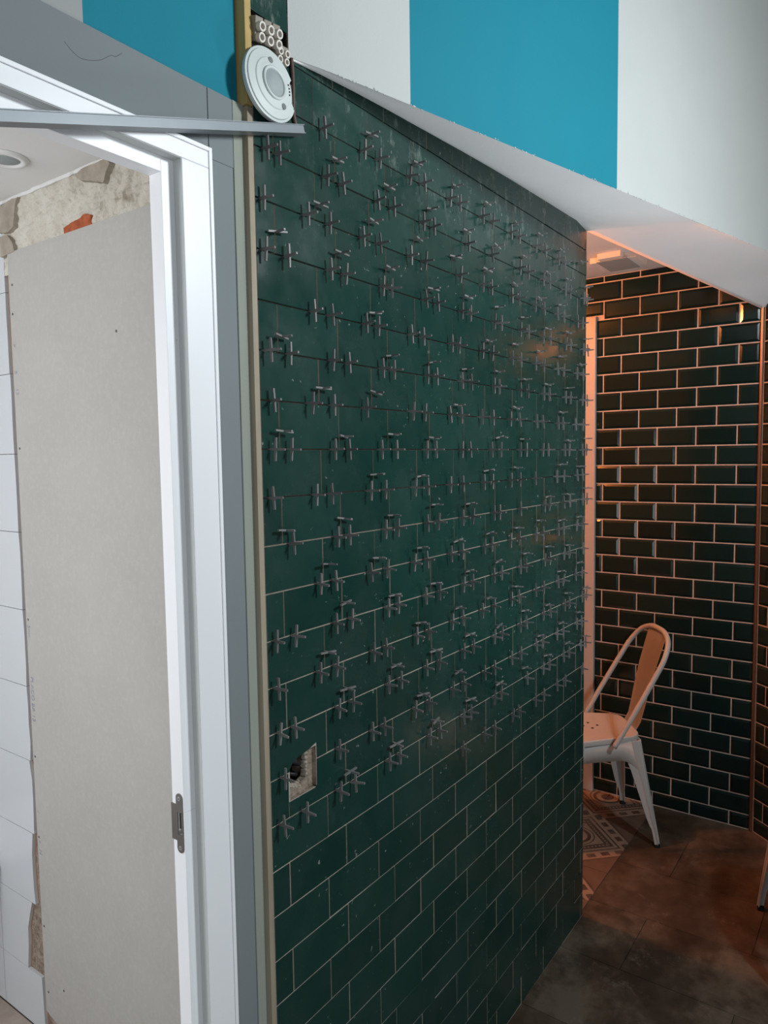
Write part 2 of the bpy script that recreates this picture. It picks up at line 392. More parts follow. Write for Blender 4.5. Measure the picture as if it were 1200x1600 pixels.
for r in range(-11, 18):
    zb, zt = Z0 + r*ZP, Z0 + (r+1)*ZP
    if r == -11: zb = 0.002
    ph = 0.0 if r % 2 else 0.655*UP
    xj = 0.8735 + ph - 2*UP
    jit = random.uniform(-0.0012, 0.0012)
    while xj < U1:
        a, b = xj + jit, xj + UP + jit; xj += UP
        a = max(a, U0); b = min(b, U1)
        if b - a < 0.008: continue
        if r == 1 and a < HX0 + 0.01 and b > HX1:
            shape_tile([(a+JG, zb+JG), (b-JG, zb+JG), (b-JG, zt-JG), (0.9485, zt-JG), (0.9480, 0.9755), (0.9430, 0.9722), (0.8790, 0.9722), (a+JG, 0.9722)], wm); continue
        if r == 2 and a < HX0 and b > HX1:
            shape_tile([(a+JG, zb+JG), (0.8768, zb+JG), (0.8775, 1.0300), (0.8850, 1.0385), (0.8990, 1.0440), (0.9180, 1.0465), (0.9330, 1.0500), (0.9485, 1.0545), (0.9490, zb+JG), (b-JG, zb+JG), (b-JG, zt-JG), (a+JG, zt-JG)], wm); continue
        if r == 17 and a < 0.914 and b <= 0.914: continue
        if r == 17 and a < 0.914: a = 0.9155
        if False:
            put_tile((a+b)/2, (2.2685+zt)/2, b-a-2*JG, zt-2.2685-2*JG, wm) if a > 0.9 else None
            continue
        if r == 16 and zt > SZ0 and a < SX1:
            # course that is notched by the cable cavity
            if b <= SX1: put_tile((a+b)/2, (zb+SZ0)/2, b-a-2*JG, SZ0-zb-2*JG, wm)
            else: shape_tile([(a+JG, zb+JG), (b-JG, zb+JG), (b-JG, zt-JG), (SX1, zt-JG), (SX1, SZ0), (a+JG, SZ0)], wm)
            continue
        put_tile((a+b)/2, (zb+zt)/2, b-a-2*JG, zt-zb-2*JG, wm)
put_tile((U0+0.914)/2+0.001, 2.2455+0.06, 0.914-U0-0.002, 0.12, wm)

# wall_upper: striped bulkhead with a rounded soffit
ZEND = 2.118
def vf(u): return 0.767 - 0.2549*(u-1.169) - 0.004
def zbk(u):
    pts = [(0.9155, 2.206), (1.1, 2.218), (1.426, 2.233), (1.747, 2.246), (2.288, 2.262), (3.213, ZEND)]
    for (a, za), (b, zb_) in zip(pts, pts[1:]):
        if u <= b: return za + (zb_-za)*(u-a)/(b-a)
    return pts[-1][1]
def vb(u): return D + 0.0008 if u <= 2.288 else D + 0.0008 - (D-0.463)*(u-2.288)/(3.213-2.288)
st = [0.9155, 0.935, 0.955, 0.975, 0.998, 1.03, 1.08, 1.1695, 1.17, 1.3, 1.45, 1.6, 1.75, 1.8365, 1.837, 2.0, 2.2, 2.288, 2.45, 2.65, 2.85, 3.05, 3.213]
def front(u):
    if u < 0.998: return D - 0.0005 + (vf(0.998) - D)*(u-0.9155)/(0.998-0.9155)
    return vf(u)
bms = {k: bmesh.new() for k in 'wbs'}
N = 14
def prof(u):
    fy = front(u); by = vb(u); zb_ = zbk(u); out = []
    for k in range(N+1):
        t = k/N
        ex = 2.2 if u < 2.1 else (0.45 if u > 2.3 else 2.2-1.75*(u-2.1)/0.2)
        z = 2.2095 + (zb_-2.2095)*t**(ex if zb_ > 2.2095 else 1.0)
        # rounded rear lower edge
        if t > 0.7 and u < 2.288: z += 0.014*((t-0.7)/0.3)**2*min(1, (fy-by)/-0.05)
        z += 0.0012*noise.noise(Vector((u*6, t*3, 0)))
        out.append((u, fy + (by-fy)*t, z))
    return out
for i in range(len(st)-1):
    u, v = st[i], st[i+1]
    key = 'b' if 1.1699 <= u and v <= 1.8366 else 'w'
    bm = bms[key]
    zs_ = [2.2095, 2.213, 2.5, 3.0]
    for za, zb_ in zip(zs_, zs_[1:]):
        q = [bm.verts.new(p) for p in ((u, front(u), za), (v, front(v), za), (v, front(v), zb_), (u, front(u), zb_))]
        bm.faces.new(q)
    bm = bms['s']; A = prof(u); B = prof(v)
    for k in range(N):
        bm.faces.new([bm.verts.new(p) for p in (A[k], A[k+1], B[k+1], B[k])])
    zt = 3.0
    if u >= 2.28:
        bm.faces.new([bm.verts.new(p) for p in (A[N], (u, vb(u), zt), (v, vb(v), zt), B[N])])
    bm.faces.new([bm.verts.new(p) for p in ((u, front(u), zt), (v, front(v), zt), (v, vb(v), zt), (u, vb(u), zt))])
for k, bm in bms.items(): bmesh.ops.remove_doubles(bm, verts=bm.verts[:], dist=1e-4)
wu = link('wall_upper', bms['w'], M_WHITEWALL)
struct(wu, 'white bulkhead with a broad turquoise stripe jutting over the green tiles', 'wall')
link('painted_stripe', bms['b'], M_BLUE_L, wu)['label'] = 'broad turquoise painted stripe'
so = link('soffit', bms['s'], M_SOFFIT, wu, smooth=True); so['label'] = 'white plastered underside, widening to the right'
# paint crumbs along the lower edge of the stripe
bm = bmesh.new()
for i in range(70):
    u = random.uniform(1.0, 2.6)
    lump(bm, (u, front(u)-0.0004, 2.2095+random.choice((0.0, 0.0, -0.001, 0.002))), (random.uniform(0.001, 0.004), 0.0012, random.uniform(0.0006, 0.0018)), i)
cr = link('paint_crumb', bm, M_WHITEWALL, wu); cr['kind'] = 'stuff'

# floor
fl = boxo('floor', (-1.6, -2.2, -0.06), (3.6, 3.0, -0.004), M_JOINT)
struct(fl, 'brown stone tiled floor with a patterned tile area behind the partition', 'floor')
TU, TV = 0.2925, 0.62
me = None
tmesh = {}
def floor_tile(a, b, c, d, mat, name='floor_tile', rz=0):
    key = (round(b-a, 3), round(d-c, 3), mat.name)
    if key not in tmesh:
        bm = bmesh.new(); box(bm, (0, 0, -0.010), (b-a, d-c, 0.0), 0.0008)
        m_ = bpy.data.meshes.new(name); bm.to_mesh(m_); bm.free(); m_.materials.append(mat); tmesh[key] = m_
    return inst(name, tmesh[key], fl, (a, c, random.uniform(-0.0004, 0.0002)), (0, 0, rz))
VB = 0.843
for i in range(-9, 4):
    a = 2.10 + i*TU; b = a + TU
    a2, b2 = max(a, -0.6)+0.0008, min(b, 3.213)-0.0008
    off = 0.648 if i % 2 == 0 else 0.33
    if b2 - a2 < 0.02: continue
    for n in range(-5, 3):
        c = off + n*TV; d_ = c + TV
        c2, d2 = max(c, -1.8)+0.0008, min(d_, VB)-0.001
        if b2 < U1 - 0.25: d2 = min(d2, 0.8385)
        if d2 - c2 < 0.02: continue
        floor_tile(a2, b2, c2, d2, M_STONE)
# patterned tiles: corner of the print at (2.98, 0.843), mirrored in fours
sz = 0.2
for i in range(-3, 2):
    for j in range(0, 5):
        a = 2.98 + i*sz; c = VB + 0.001 + j*sz
        b = a + sz
        me_key = 'enc'
        if me_key not in tmesh:
            bm = bmesh.new(); box(bm, (0.0008, 0.0008, -0.010), (sz-0.0008, sz-0.0008, 0.0), 0.0008)
            m_ = bpy.data.meshes.new('patterned_tile'); bm.to_mesh(m_); bm.free(); m_.materials.append(M_ENC); tmesh[me_key] = m_
        fx, fy = i % 2, j % 2      # which corner of the tile carries the print origin
        if (fx, fy) == (0, 0): loc, rz = (a, c), 0
        elif (fx, fy) == (1, 0): loc, rz = (b, c), math.pi/2
        elif (fx, fy) == (1, 1): loc, rz = (b, c+sz), math.pi
        else: loc, rz = (a, c+sz), -math.pi/2
        if a < 2.30 and c < 0.94: continue
        inst('patterned_tile', tmesh[me_key], fl, (loc[0], loc[1], 0.0), (0, 0, rz))
floor_tile(2.292, 2.38-0.001, VB+0.001, VB+0.2, M_ENC, 'patterned_tile')

# wall_back: far wall, dark bevelled metro tiles with pale joints
XC = 3.215
def metro(name, w, h, t=0.0052, bev=0.010):
    """tile lying in local x (length) / z (height), outer face towards -y"""
    bm = bmesh.new()
    a = [bm.verts.new(p) for p in ((-w/2, 0, -h/2), (w/2, 0, -h/2), (w/2, 0, h/2), (-w/2, 0, h/2))]
    b = [bm.verts.new((v.co.x, -0.0012, v.co.z)) for v in a]
    bw = min(bev, w*0.3, h*0.3)
    c = [bm.verts.new((v.co.x - math.copysign(bw, v.co.x), -t, v.co.z - math.copysign(bw, v.co.z))) for v in a]
    for p, q in ((a, b), (b, c)):
        for i in range(4):
            j = (i+1) % 4; bm.faces.new((p[i], p[j], q[j], q[i]))
    bm.faces.new(c)
    bmesh.ops.recalc_face_normals(bm, faces=bm.faces[:])
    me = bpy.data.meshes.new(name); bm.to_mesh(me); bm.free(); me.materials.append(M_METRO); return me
mc = {}
def put_metro(parent, origin, along, rz, s0, s1, z0, z1):
    key = (round(s1-s0, 3), round(z1-z0, 3))
    if key not in mc: mc[key] = metro('metro_tile', s1-s0, z1-z0)
    p = Vector(origin) + Vector(along)*((s0+s1)/2)
    a = 0.004
    inst('metro_tile', mc[key], parent, (p.x, p.y, (z0+z1)/2), (random.gauss(0, a), random.gauss(0, 0.001), rz + random.gauss(0, a)))
CZ = 2.340
bm = bmesh.new(); box(bm, (XC, 0.461, 0.0), (XC+0.08, 1.118, 3.0)); box(bm, (XC, 1.118, 2.168), (XC+0.08, 2.05, 3.0)); box(bm, (XC, 2.05, 0), (XC+0.08, 2.75, 3.0))
wb = link('wall_back', bm, M_PALE); struct(wb, 'far wall of dark green bevelled tiles with pale joints', 'wall')
RP = 0.0803; g = 0.0026; AP = 0.1562
# along = -y direction as seen left to right; s measured from the corner (y=0.465) towards +y
for k in range(30):
    z1 = 2.071 - RP*(25-k) ; z0 = z1 - RP
    z0c, z1c = max(z0, 0.003), min(z1, CZ)
    if z1c - z0c < 0.012: continue
    s = -0.078 if k % 2 == 0 else -AP
    while s < 2.28:
        a, b = max(s, 0.0), s + AP; s += AP
        lim = 1.118-0.461
        if z1c < 2.17 and a < 2.05-0.461:
            if a >= lim: continue
            b = min(b, lim)
        if z1c > 2.168 > z0c and lim < b < 1.6: z0d = max(z0c, 2.170)
        else: z0d = z0c
        if a > 1.3: continue
        if b - a < 0.015: continue
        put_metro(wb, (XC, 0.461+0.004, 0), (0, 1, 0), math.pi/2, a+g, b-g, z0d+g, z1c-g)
for a_ in [o for o in COL.objects if o.name.startswith('metro_tile')]:
    a_.rotation_euler.z = -math.pi/2 + random.gauss(0, 0.004)

# wall_right: next wall of the same tiles, turned towards the camera
dirr = Vector((-0.640, -0.768, 0)).normalized(); nrm = Vector((-0.768, 0.640, 0))   # nrm points into the room
co0 = Vector((3.212, 0.455, 0))
bm = bmesh.new()
L = 1.75
q = [co0, co0 + dirr*L, co0 + dirr*L - nrm*0.08, co0 - nrm*0.08]
vs = [bm.verts.new(p) for p in q]; vt = [bm.verts.new(p + Vector((0, 0, 3.0))) for p in q]
bm.faces.new(vs); bm.faces.new(list(reversed(vt)))
for i in range(4): bm.faces.new((vs[i], vs[(i+1) % 4], vt[(i+1) % 4], vt[i]))
bmesh.ops.recalc_face_normals(bm, faces=bm.faces[:])
wr = link('wall_right', bm, M_PALE); struct(wr, 'angled wall of dark green bevelled tiles at the right edge', 'wall')
rzr = math.atan2(dirr.y, dirr.x)
# local -y must face nrm: rotate so that local x = -dirr if needed
for k in range(30):
    z1 = 2.071 - RP*(25-k); z0 = z1 - RP
    z0c, z1c = max(z0, 0.003), min(z1, 2.32)
    if z1c - z0c < 0.012: continue
    s = -0.02 if k % 2 == 0 else -0.10
    while s < 1.45:
        a, b = max(s, 0.006), s + AP; s += AP
        if b - a < 0.015: continue
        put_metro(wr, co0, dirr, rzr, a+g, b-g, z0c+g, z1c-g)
# brass coloured edge profile in the corner
bm = bmesh.new(); tube(bm, [(XC-0.006, 0.4605, 0.0), (XC-0.006, 0.4605, 2.34)], 0.0058, 8)
t3 = link('trim_3', bm, M_BRASS); struct(t3, 'dark copper coloured corner profile between the two dark tiled walls', 'trim')

# far door (only its white casing edge shows past the partition)
d2 = boxo('door_2', (XC+0.02, 1.165, 0.0), (XC+0.06, 2.0, 2.12), M_CHAIR)
struct(d2, 'far door with white casing, mostly hidden behind the partition', 'door')
boxo('casing', (XC-0.018, 1.120, 0.0), (XC+0.05, 1.180, 2.1675), M_CHAIR, d2, 0.003)
boxo('casing', (XC-0.018, 1.990, 0.0), (XC+0.05, 2.050, 2.1675), M_CHAIR, d2, 0.003)
boxo('casing', (XC-0.018, 1.181, 2.1075), (XC+0.05, 1.989, 2.1675), M_CHAIR, d2, 0.003)
bm = bmesh.new(); tube(bm, [(XC+0.02, 1.93, 1.02), (XC-0.02, 1.93, 1.02), (XC-0.025, 1.83, 1.02)], 0.008, 8); link('handle', bm, M_STEEL, d2)

# ceiling of the far room with a thin slab standing in for a shadow patch
bm = bmesh.new()
vs = [(2.289, 0.86, CZ), (2.289, 2.75, CZ), (XC+0.08, 2.75, CZ), (XC+0.08, 0.70, CZ)]
a = [bm.verts.new(p) for p in vs]; b = [bm.verts.new((p[0], p[1], CZ+0.05)) for p in vs]
bm.faces.new(a); bm.faces.new(list(reversed(b)))
for i in range(4): bm.faces.new((a[i], a[(i+1) % 4], b[(i+1) % 4], b[i]))
bmesh.ops.recalc_face_normals(bm, faces=bm.faces[:])
ce = link('ceiling', bm, M_CEIL2); struct(ce, 'white ceiling of the far room lit warm', 'ceiling')
boxo('wall_rear', (1.06, 2.70, 0.0), (XC, 2.78, CZ), M_WHITEWALL)
struct(bpy.data.objects['wall_rear'], 'plain wall closing the far room behind the partition', 'wall')
bm = bmesh.new(); box(bm, (1.06, WB+0.002, CZ), (2.289, 2.70, CZ+0.05)); link('ceiling_panel', bm, M_CEIL2, ce)
cl = thing('ceiling_shadow_slab', 'thin rounded slab imitating a shadow on the warm lit ceiling beyond the green tiles', 'ceiling light', (2.97, 0.95, CZ))  # added slab: a ceiling shadow put into its shape and grey underside
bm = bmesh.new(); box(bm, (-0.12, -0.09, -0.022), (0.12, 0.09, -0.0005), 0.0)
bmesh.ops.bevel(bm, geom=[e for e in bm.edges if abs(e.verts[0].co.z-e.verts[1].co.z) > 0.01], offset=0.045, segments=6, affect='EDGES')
link('shadow_slab_body', bm, M_CEIL2, cl)
boxo('cover', (-0.09, -0.06, -0.025), (0.09, 0.06, -0.0225), M_LENS, cl, 0.001)  # grey underside panel of the added shadow slab

# ---------------------------------------------------------------- bathroom
UBW = 0.973
wt = bmesh.new(); box(wt, (UBW+0.006, WB, 0.0), (1.055, 3.0, 2.205))
wbt = link('wall_bathroom', wt, M_MORTAR); struct(wbt, 'bathroom wall with white tiles, broken render and bare plaster', 'wall')
ww = bmesh.new(); box(ww, (-0.9, 2.95, 0.0), (UBW, 3.03, 2.205)); link('wall_panel', ww, M_BTILE, wbt)
ww = bmesh.new(); box(ww, (-0.98, WB, 0.0), (-0.9, 3.03, 2.205)); link('wall_panel', ww, M_BTILE, wbt)
cb = boxo('ceiling_bathroom', (-0.98, WB, 2.205), (1.055, 3.03, 2.26), M_CEIL)
struct(cb, 'white bathroom ceiling seen through the doorway', 'ceiling')
# ragged ceiling edge strip
bm = bmesh.new(); n = 40; pv = None
for i in range(n+1):
    v = 1.20 + (1.90-1.20)*i/n
    x = UBW - 0.010 - 0.004*noise.noise(Vector((v*30, 0, 0))) ; z = 2.2045 - 0.004 - 0.003*noise.noise(Vector((v*44, 3, 0)))
    a = [bm.verts.new((x-0.006, v, 2.2049)), bm.verts.new((x, v, z)), bm.verts.new((UBW+0.005, v, 2.2049))]
    if pv:
        for k in range(2): bm.faces.new((pv[k], a[k], a[k+1], pv[k+1]))
    pv = a
link('ceiling_edge', bm, M_CEIL, cb)['label'] = 'ragged broken edge of the ceiling paint'
# bathroom floor
for i in range(3):
    for j in range(5):
        floor_tile(-0.2+i*0.39, min(-0.2+i*0.39+0.388, UBW-0.001), 0.95+j*0.40, 0.95+j*0.40+0.398, M_BFLOOR)
# white wall tiles (rows 0.2045), right edges broken where the render shows
def btile(poly):
    bm = bmesh.new(); prism(bm, [(UBW-0.003, y, z) for y, z in poly], None, (0.008, 0, 0)); link('wall_tile', bm, M_BTILE, wbt)
    bm = bmesh.new(); prism(bm, [(UBW+0.0052, y-0.0035 if y < 2.0 else y, z) for y, z in poly], None, (0.003, 0, 0)); link('tile_bed', bm, M_TERRA, wbt)
joints = [0.001, 0.1595, 0.3615, 0.5640, 0.7665, 0.969, 1.1735, 1.378, 1.5805, 1.785, 1.9895, 2.194]
edge = {0: [(1.928, 0.159), (1.861, 0.157), (1.858, 0.064), (1.855, 0.001)],
        1: [(1.893, 0.3605), (1.905, 0.328), (1.920, 0.28), (1.922, 0.227), (1.931, 0.1605)],
        2: [(1.871, 0.563), (1.879, 0.50), (1.879, 0.442), (1.877, 0.398), (1.873, 0.3625)]}
for r in range(len(joints)-1):
    z0, z1 = joints[r]+0.0008, joints[r+1]-0.0008
    if r in edge: e = edge[r]
    else:
        e = [(1.868 if r == 3 else 1.862, z1)] + [((1.862 if r > 6 else 1.858) + 0.004*noise.noise(Vector((r*3.1, k*1.7, 0))), z1+(z0-z1)*k/4) for k in range(1, 4)] + [(1.862, z0)]
        if r >= 9: e = [(y+0.003, z) for y, z in e]
    if r == 0: poly = [(2.066, z1), (1.928, z1)] + [(1.861, 0.1585)] + e[2:] + [(2.066, z0)]
    else: poly = [(2.066, z1)] + e + [(2.066, z0)]
    btile(poly)
    for q in range(3):
        btile([(2.068+0.25*(q+1)-0.002, z1), (2.068+0.25*q, z1), (2.068+0.25*q, z0), (2.068+0.25*(q+1)-0.002, z0)])
# rough lime plaster above the board (displaced relief)
bm = bmesh.new(); nu, nv = 240, 62
y0, y1, z0, z1 = 1.15, 1.8655, 2.03, 2.2045
grid = []
for i in range(nu+1):
    row = []
    for j in range(nv+1):
        y = y0+(y1-y0)*i/nu; z = z0+(z1-z0)*j/nv
        p = Vector((y*22, z*22, 0.3))
        h = 0.006*noise.fractal(p, 0.7, 2.1, 5) + 0.004*abs(noise.noise(p*2.4)) + 0.006*max(0.0, noise.noise(p*4.5)) - 0.005*abs(noise.noise(p*3.1+Vector((5, 1, 2)))) + 0.006
        bh = 1.5-y
        if 1.475 < y < 1.59 and z < 2.112: h = 0.0    # recess where the brick shows
        row.append(bm.verts.new((UBW + 0.002 - h*0.8, y, z)))
    grid.append(row)
for i in range(nu):
    for j in range(nv):
        bm.faces.new((grid[i][j], grid[i+1][j], grid[i+1][j+1], grid[i][j+1]))
link('rough_plaster', bm, M_LIME, wbt, smooth=True)['label'] = 'rough hacked lime plaster above the board'
def relief(name, pts, mat, h, lab=None, seed=0):
    """irregular patch with its own thickness on the bathroom wall; pts in (y, z)"""
    bm = bmesh.new(); P = []
    for k in range(len(pts)):
        a, b = Vector((*pts[k], 0)), Vector((*pts[(k+1) % len(pts)], 0))
        for t in range(5):
            q = a.lerp(b, t/5); n_ = noise.noise(q*60+Vector((seed, 0, 0)))*0.004
            P.append((q.x+n_, q.y+n_*0.7))
    cy = sum(p[0] for p in P)/len(P); cz = sum(p[1] for p in P)/len(P)
    o_ = [bm.verts.new((UBW+0.004, y, z)) for y, z in P]
    i_ = [bm.verts.new((UBW-h, cy+(y-cy)*0.94, cz+(z-cz)*0.94)) for y, z in P]
    c_ = bm.verts.new((UBW-h-0.001, cy, cz)); n = len(P)
    for k in range(n):
        j = (k+1) % n
        bm.faces.new((o_[k], o_[j], i_[j], i_[k])); bm.faces.new((i_[k], i_[j], c_))
    bmesh.ops.recalc_face_normals(bm, faces=bm.faces[:])
    o = link(name, bm, mat, wbt)
    if lab: o['label'] = lab
relief('render_patch', [(1.862, 2.197), (1.80, 2.2040), (1.765, 2.2035), (1.785, 2.165), (1.79, 2.135), (1.82, 2.125), (1.862, 2.13)], M_RENDER, 0.013, None, 1)
relief('render_patch', [(1.862, 2.126), (1.822, 2.122), (1.80, 2.10), (1.79, 2.075), (1.862, 2.072)], M_RENDER, 0.013, None, 2)
relief('render_patch', [(1.50, 2.2040), (1.40, 2.2040), (1.385, 2.19), (1.415, 2.155), (1.45, 2.165), (1.50, 2.178), (1.525, 2.195)], M_RENDER, 0.014, None, 3)
relief('exposed_brick', [(1.592, 2.096), (1.568, 2.101), (1.535, 2.104), (1.50, 2.112), (1.479, 2.104), (1.474, 2.077), (1.50, 2.066), (1.595, 2.066)], M_BRICK, 0.004, 'red brick exposed through the plaster', 4)
# plasterboard sheet
pb = thing('plasterboard_sheet', 'large beige plasterboard sheet screwed over the bathroom wall', 'plasterboard', (0.961, 1.5, 0.070))
bm = bmesh.new()
bpoly = [(1.829, 2.0785), (1.120, 2.0785), (1.120, 0.070), (1.775, 0.070), (1.829, 0.086)]
prism(bm, [(0.0, y-1.5, z-0.070) for y, z in bpoly], None, (0.0115, 0, 0))
link('board', bm, M_BOARD, pb)
for (y, z) in [(1.813, 1.999), (1.817, 1.928), (1.392, 1.839), (1.817, 1.594), (1.819, 1.155), (1.819, 0.792), (1.821, 0.573), (1.818, 0.328), (1.813, 0.145), (1.736, 0.182)]:
    bm = bmesh.new(); tube(bm, [(-0.0006, y-1.5, z-0.07), (0.002, y-1.5, z-0.07)], 0.0032, 8); link('screw', bm, M_SEAM, pb)
def text(body, size, loc, rot, mat, parent, name='printed_text', sx=1.0):
    cu = bpy.data.curves.new(name, 'FONT'); cu.body = body; cu.size = size; cu.extrude = 0.0001
    tmp = bpy.data.objects.new(name+'_tmp', cu); COL.objects.link(tmp)
    bpy.context.view_layer.update()
    me = bpy.data.meshes.new_from_object(tmp.evaluated_get(bpy.context.evaluated_depsgraph_get()))
    bpy.data.objects.remove(tmp, do_unlink=True)
    me.materials.append(mat); me.name = name
    o = inst(name, me, parent, loc, rot); o.scale = (sx, 1, 1); return o
# print reads downwards along the board's left edge: text x axis -> -z, text up -> -y ... wall normal is -x
ROT = Matrix(((0, 0, -1), (0, -1, 0), (-1, 0, 0))).to_euler()
for body, size, z, y in (('PLACO BA 13', 0.020, 1.005, 1.826), ('5mm', 0.016, 1.140, 1.826), ('P', 0.016, 1.855, 1.826), ('a', 0.020, 1.788, 1.824), ('13', 0.018, 1.745, 1.823), ('/', 0.018, 0.645, 1.828), ('x', 0.018, 0.566, 1.826), ('N', 0.018, 0.540, 1.826)):
    tx = text(body, size, (-0.0004, y-1.5-size*0.2, z-0.07), ROT, M_INK, pb)
# ceiling light
cl = thing('ceiling_light', 'round white ceiling downlight with grey lens in the bathroom', 'ceiling light', (0.832, 1.575, 2.205))
bm = bmesh.new(); n = 40
for (r0, z0, r1, z1) in ((0.048, -0.0005, 0.044, -0.006), (0.044, -0.006, 0.034, -0.007), (0.034, -0.007, 0.031, -0.001)):
    for k in range(n):
        a, b = 2*math.pi*k/n, 2*math.pi*(k+1)/n
        bm.faces.new([bm.verts.new(p) for p in ((r0*math.cos(a), r0*math.sin(a), z0), (r0*math.cos(b), r0*math.sin(b), z0), (r1*math.cos(b), r1*math.sin(b), z1), (r1*math.cos(a), r1*math.sin(a), z1))])
bmesh.ops.remove_doubles(bm, verts=bm.verts[:], dist=1e-5); bmesh.ops.recalc_face_normals(bm, faces=bm.faces[:])
link('ring', bm, M_CEIL, cl, smooth=True)
bm = bmesh.new(); r_ = bmesh.ops.create_uvsphere(bm, u_segments=24, v_segments=12, radius=0.032)
for v in bm.verts: v.co.z = v.co.z*0.22 - 0.001
link('lens', bm, M_LENS, cl, smooth=True)
# toilet at the lower left edge
to = thing('toilet', 'white ceramic toilet foot at the lower left edge of the bathroom', 'toilet', (0.80, 2.20, 0.0))
bm = bmesh.new(); prev = None; n = 28
for z, rx_, ry_ in ((0.0, 0.165, 0.145), (0.05, 0.160, 0.140), (0.18, 0.135, 0.12), (0.30, 0.165, 0.15), (0.38, 0.165, 0.19), (0.40, 0.165, 0.19)):
    ring = [bm.verts.new((rx_*math.cos(2*math.pi*k/n)*0.98, ry_*math.sin(2*math.pi*k/n)*0.9+0.02, z)) for k in range(n)]
    if prev:
        for k in range(n): bm.faces.new((prev[k], prev[(k+1) % n], ring[(k+1) % n], ring[k]))
    prev = ring
bm.faces.new(prev)
link('bowl', bm, M_CERAMIC, to, smooth=True)
bm = bmesh.new(); box(bm, (-0.155, -0.15, 0.401), (0.155, 0.19, 0.425), 0.008); link('lid', bm, M_CERAMIC, to)

# ---------------------------------------------------------------- door frame of the bathroom
d1 = thing('door_1', 'white lacquered door frame without its door leaf', 'door frame', (0.30, D, 0.0)); d1['kind'] = 'structure'
def dpart(name, a, b, mat, bev=0.0, lab=None):
    off = Vector((0.30, D, 0.0))
    o = boxo(name, tuple(Vector(a)-off), tuple(Vector(b)-off), mat, d1, bev)
    if lab: o['label'] = lab
    return o
FI, FO, HT, HI = 0.6905, 0.7455, 2.0100, 1.9800      # casing inner, outer, head top, head inner
SI, SZ = 0.6685, 1.9585
LI, LO = -0.0900, -0.1450
# face legs and head, outer lip a separate thin piece
dpart('casing', (FI, D, 0.0), (FO-0.0065, D+0.018, HI), M_CASING, 0.0012)
dpart('casing_lip', (FO-0.0060, D-0.0015, 0.0), (FO, D+0.012, HT), M_CASING, 0.0008)
dpart('casing', (LO+0.0065, D, 0.0), (LI, D+0.018, HI), M_CASING, 0.0012)
dpart('casing_lip', (LO, D-0.0015, 0.0), (LO+0.006, D+0.012, HT), M_CASING, 0.0008)
dpart('casing', (LO+0.0065, D, HI+0.0003), (FO-0.0065, D+0.018, HT-0.0065), M_CASING, 0.0012)
dpart('casing_lip', (LO+0.006, D-0.0015, HT-0.0060), (FO-0.006, D+0.012, HT), M_CASING, 0.0008)
# grey gasket in the step
dpart('gasket', (FI-0.0006, D+0.0012, 0.0), (FI-0.0001, D+0.0178, HI), M_GASKET, 0, 'grey rubber seal strip')
dpart('gasket', (LI+0.0001, D+0.0012, 0.0), (LI+0.0006, D+0.0178, HI), M_GASKET, 0, 'grey rubber seal strip')
dpart('gasket', (LI+0.001, D+0.0012, HI-0.0006), (FI-0.001, D+0.0178, HI-0.0001), M_GASKET, 0, 'grey rubber seal strip')
# stops / jambs
SH0, SH1 = 1.0005, 1.0440
dpart('jamb', (SI, D+0.0182, 0.0), (FI+0.02, D+0.0445, 0.9985), M_CASING, 0.0008)
dpart('jamb', (SI, D+0.0182, 1.0345), (FI+0.02, D+0.0445, HI+0.01), M_CASING, 0.0008)
dpart('jamb', (SI+0.012, D+0.0205, 0.9986), (FI+0.02, D+0.0445, 1.0344), M_DARKFILL)
dpart('jamb', (SI, D+0.0182, 0.9986), (FI, D+0.0200, 1.0344), M_CASING)
dpart('jamb', (LI-0.02, D+0.0182, 0.0), (LI+0.022, D+0.0445, HI+0.01), M_CASING, 0.0008)
dpart('head', (LI+0.022, D+0.0182, SZ), (SI, D+0.0445, HI+0.01), M_CASING, 0.0008)
# strike plate on the jamb reveal
sp_ = bpy.data.objects.new('strike_plate', None); COL.objects.link(sp_); sp_.parent = d1
sp_.location = (SI-0.30, 0, 0)
bpy.data.objects.remove(sp_, do_unlink=True)
bm = bmesh.new(); zc = 1.0165
pl_ = []
def V(y, z): return (SI-0.0012-0.30, y-D, z)
ya, yb, yl = D+0.0205, D+0.0350, D+0.0462
zA, zB = zc-0.047, zc+0.047
outline = [(ya, zA+0.0025)] + [(ya+0.0072-0.0072*math.cos(t*math.pi/8), zA+0.0072-0.0072*math.sin(t*math.pi/8)) for t in range(1, 8)] + [(yb, zA+0.0072), (yb, zc-0.0275), (yl, zc-0.0275), (yl, zc+0.0285), (yb, zc+0.0285), (yb, zB-0.0072)] + [(ya+0.0072+0.0072*math.cos(t*math.pi/8), zB-0.0072+0.0072*math.sin(t*math.pi/8)) for t in range(1, 8)] + [(ya, zB-0.0025)]
hole = [(ya+0.0022, zc-0.0175), (ya+0.0022, zc+0.0175), (yb-0.003, zc+0.0175), (yb-0.003, zc-0.0175)]
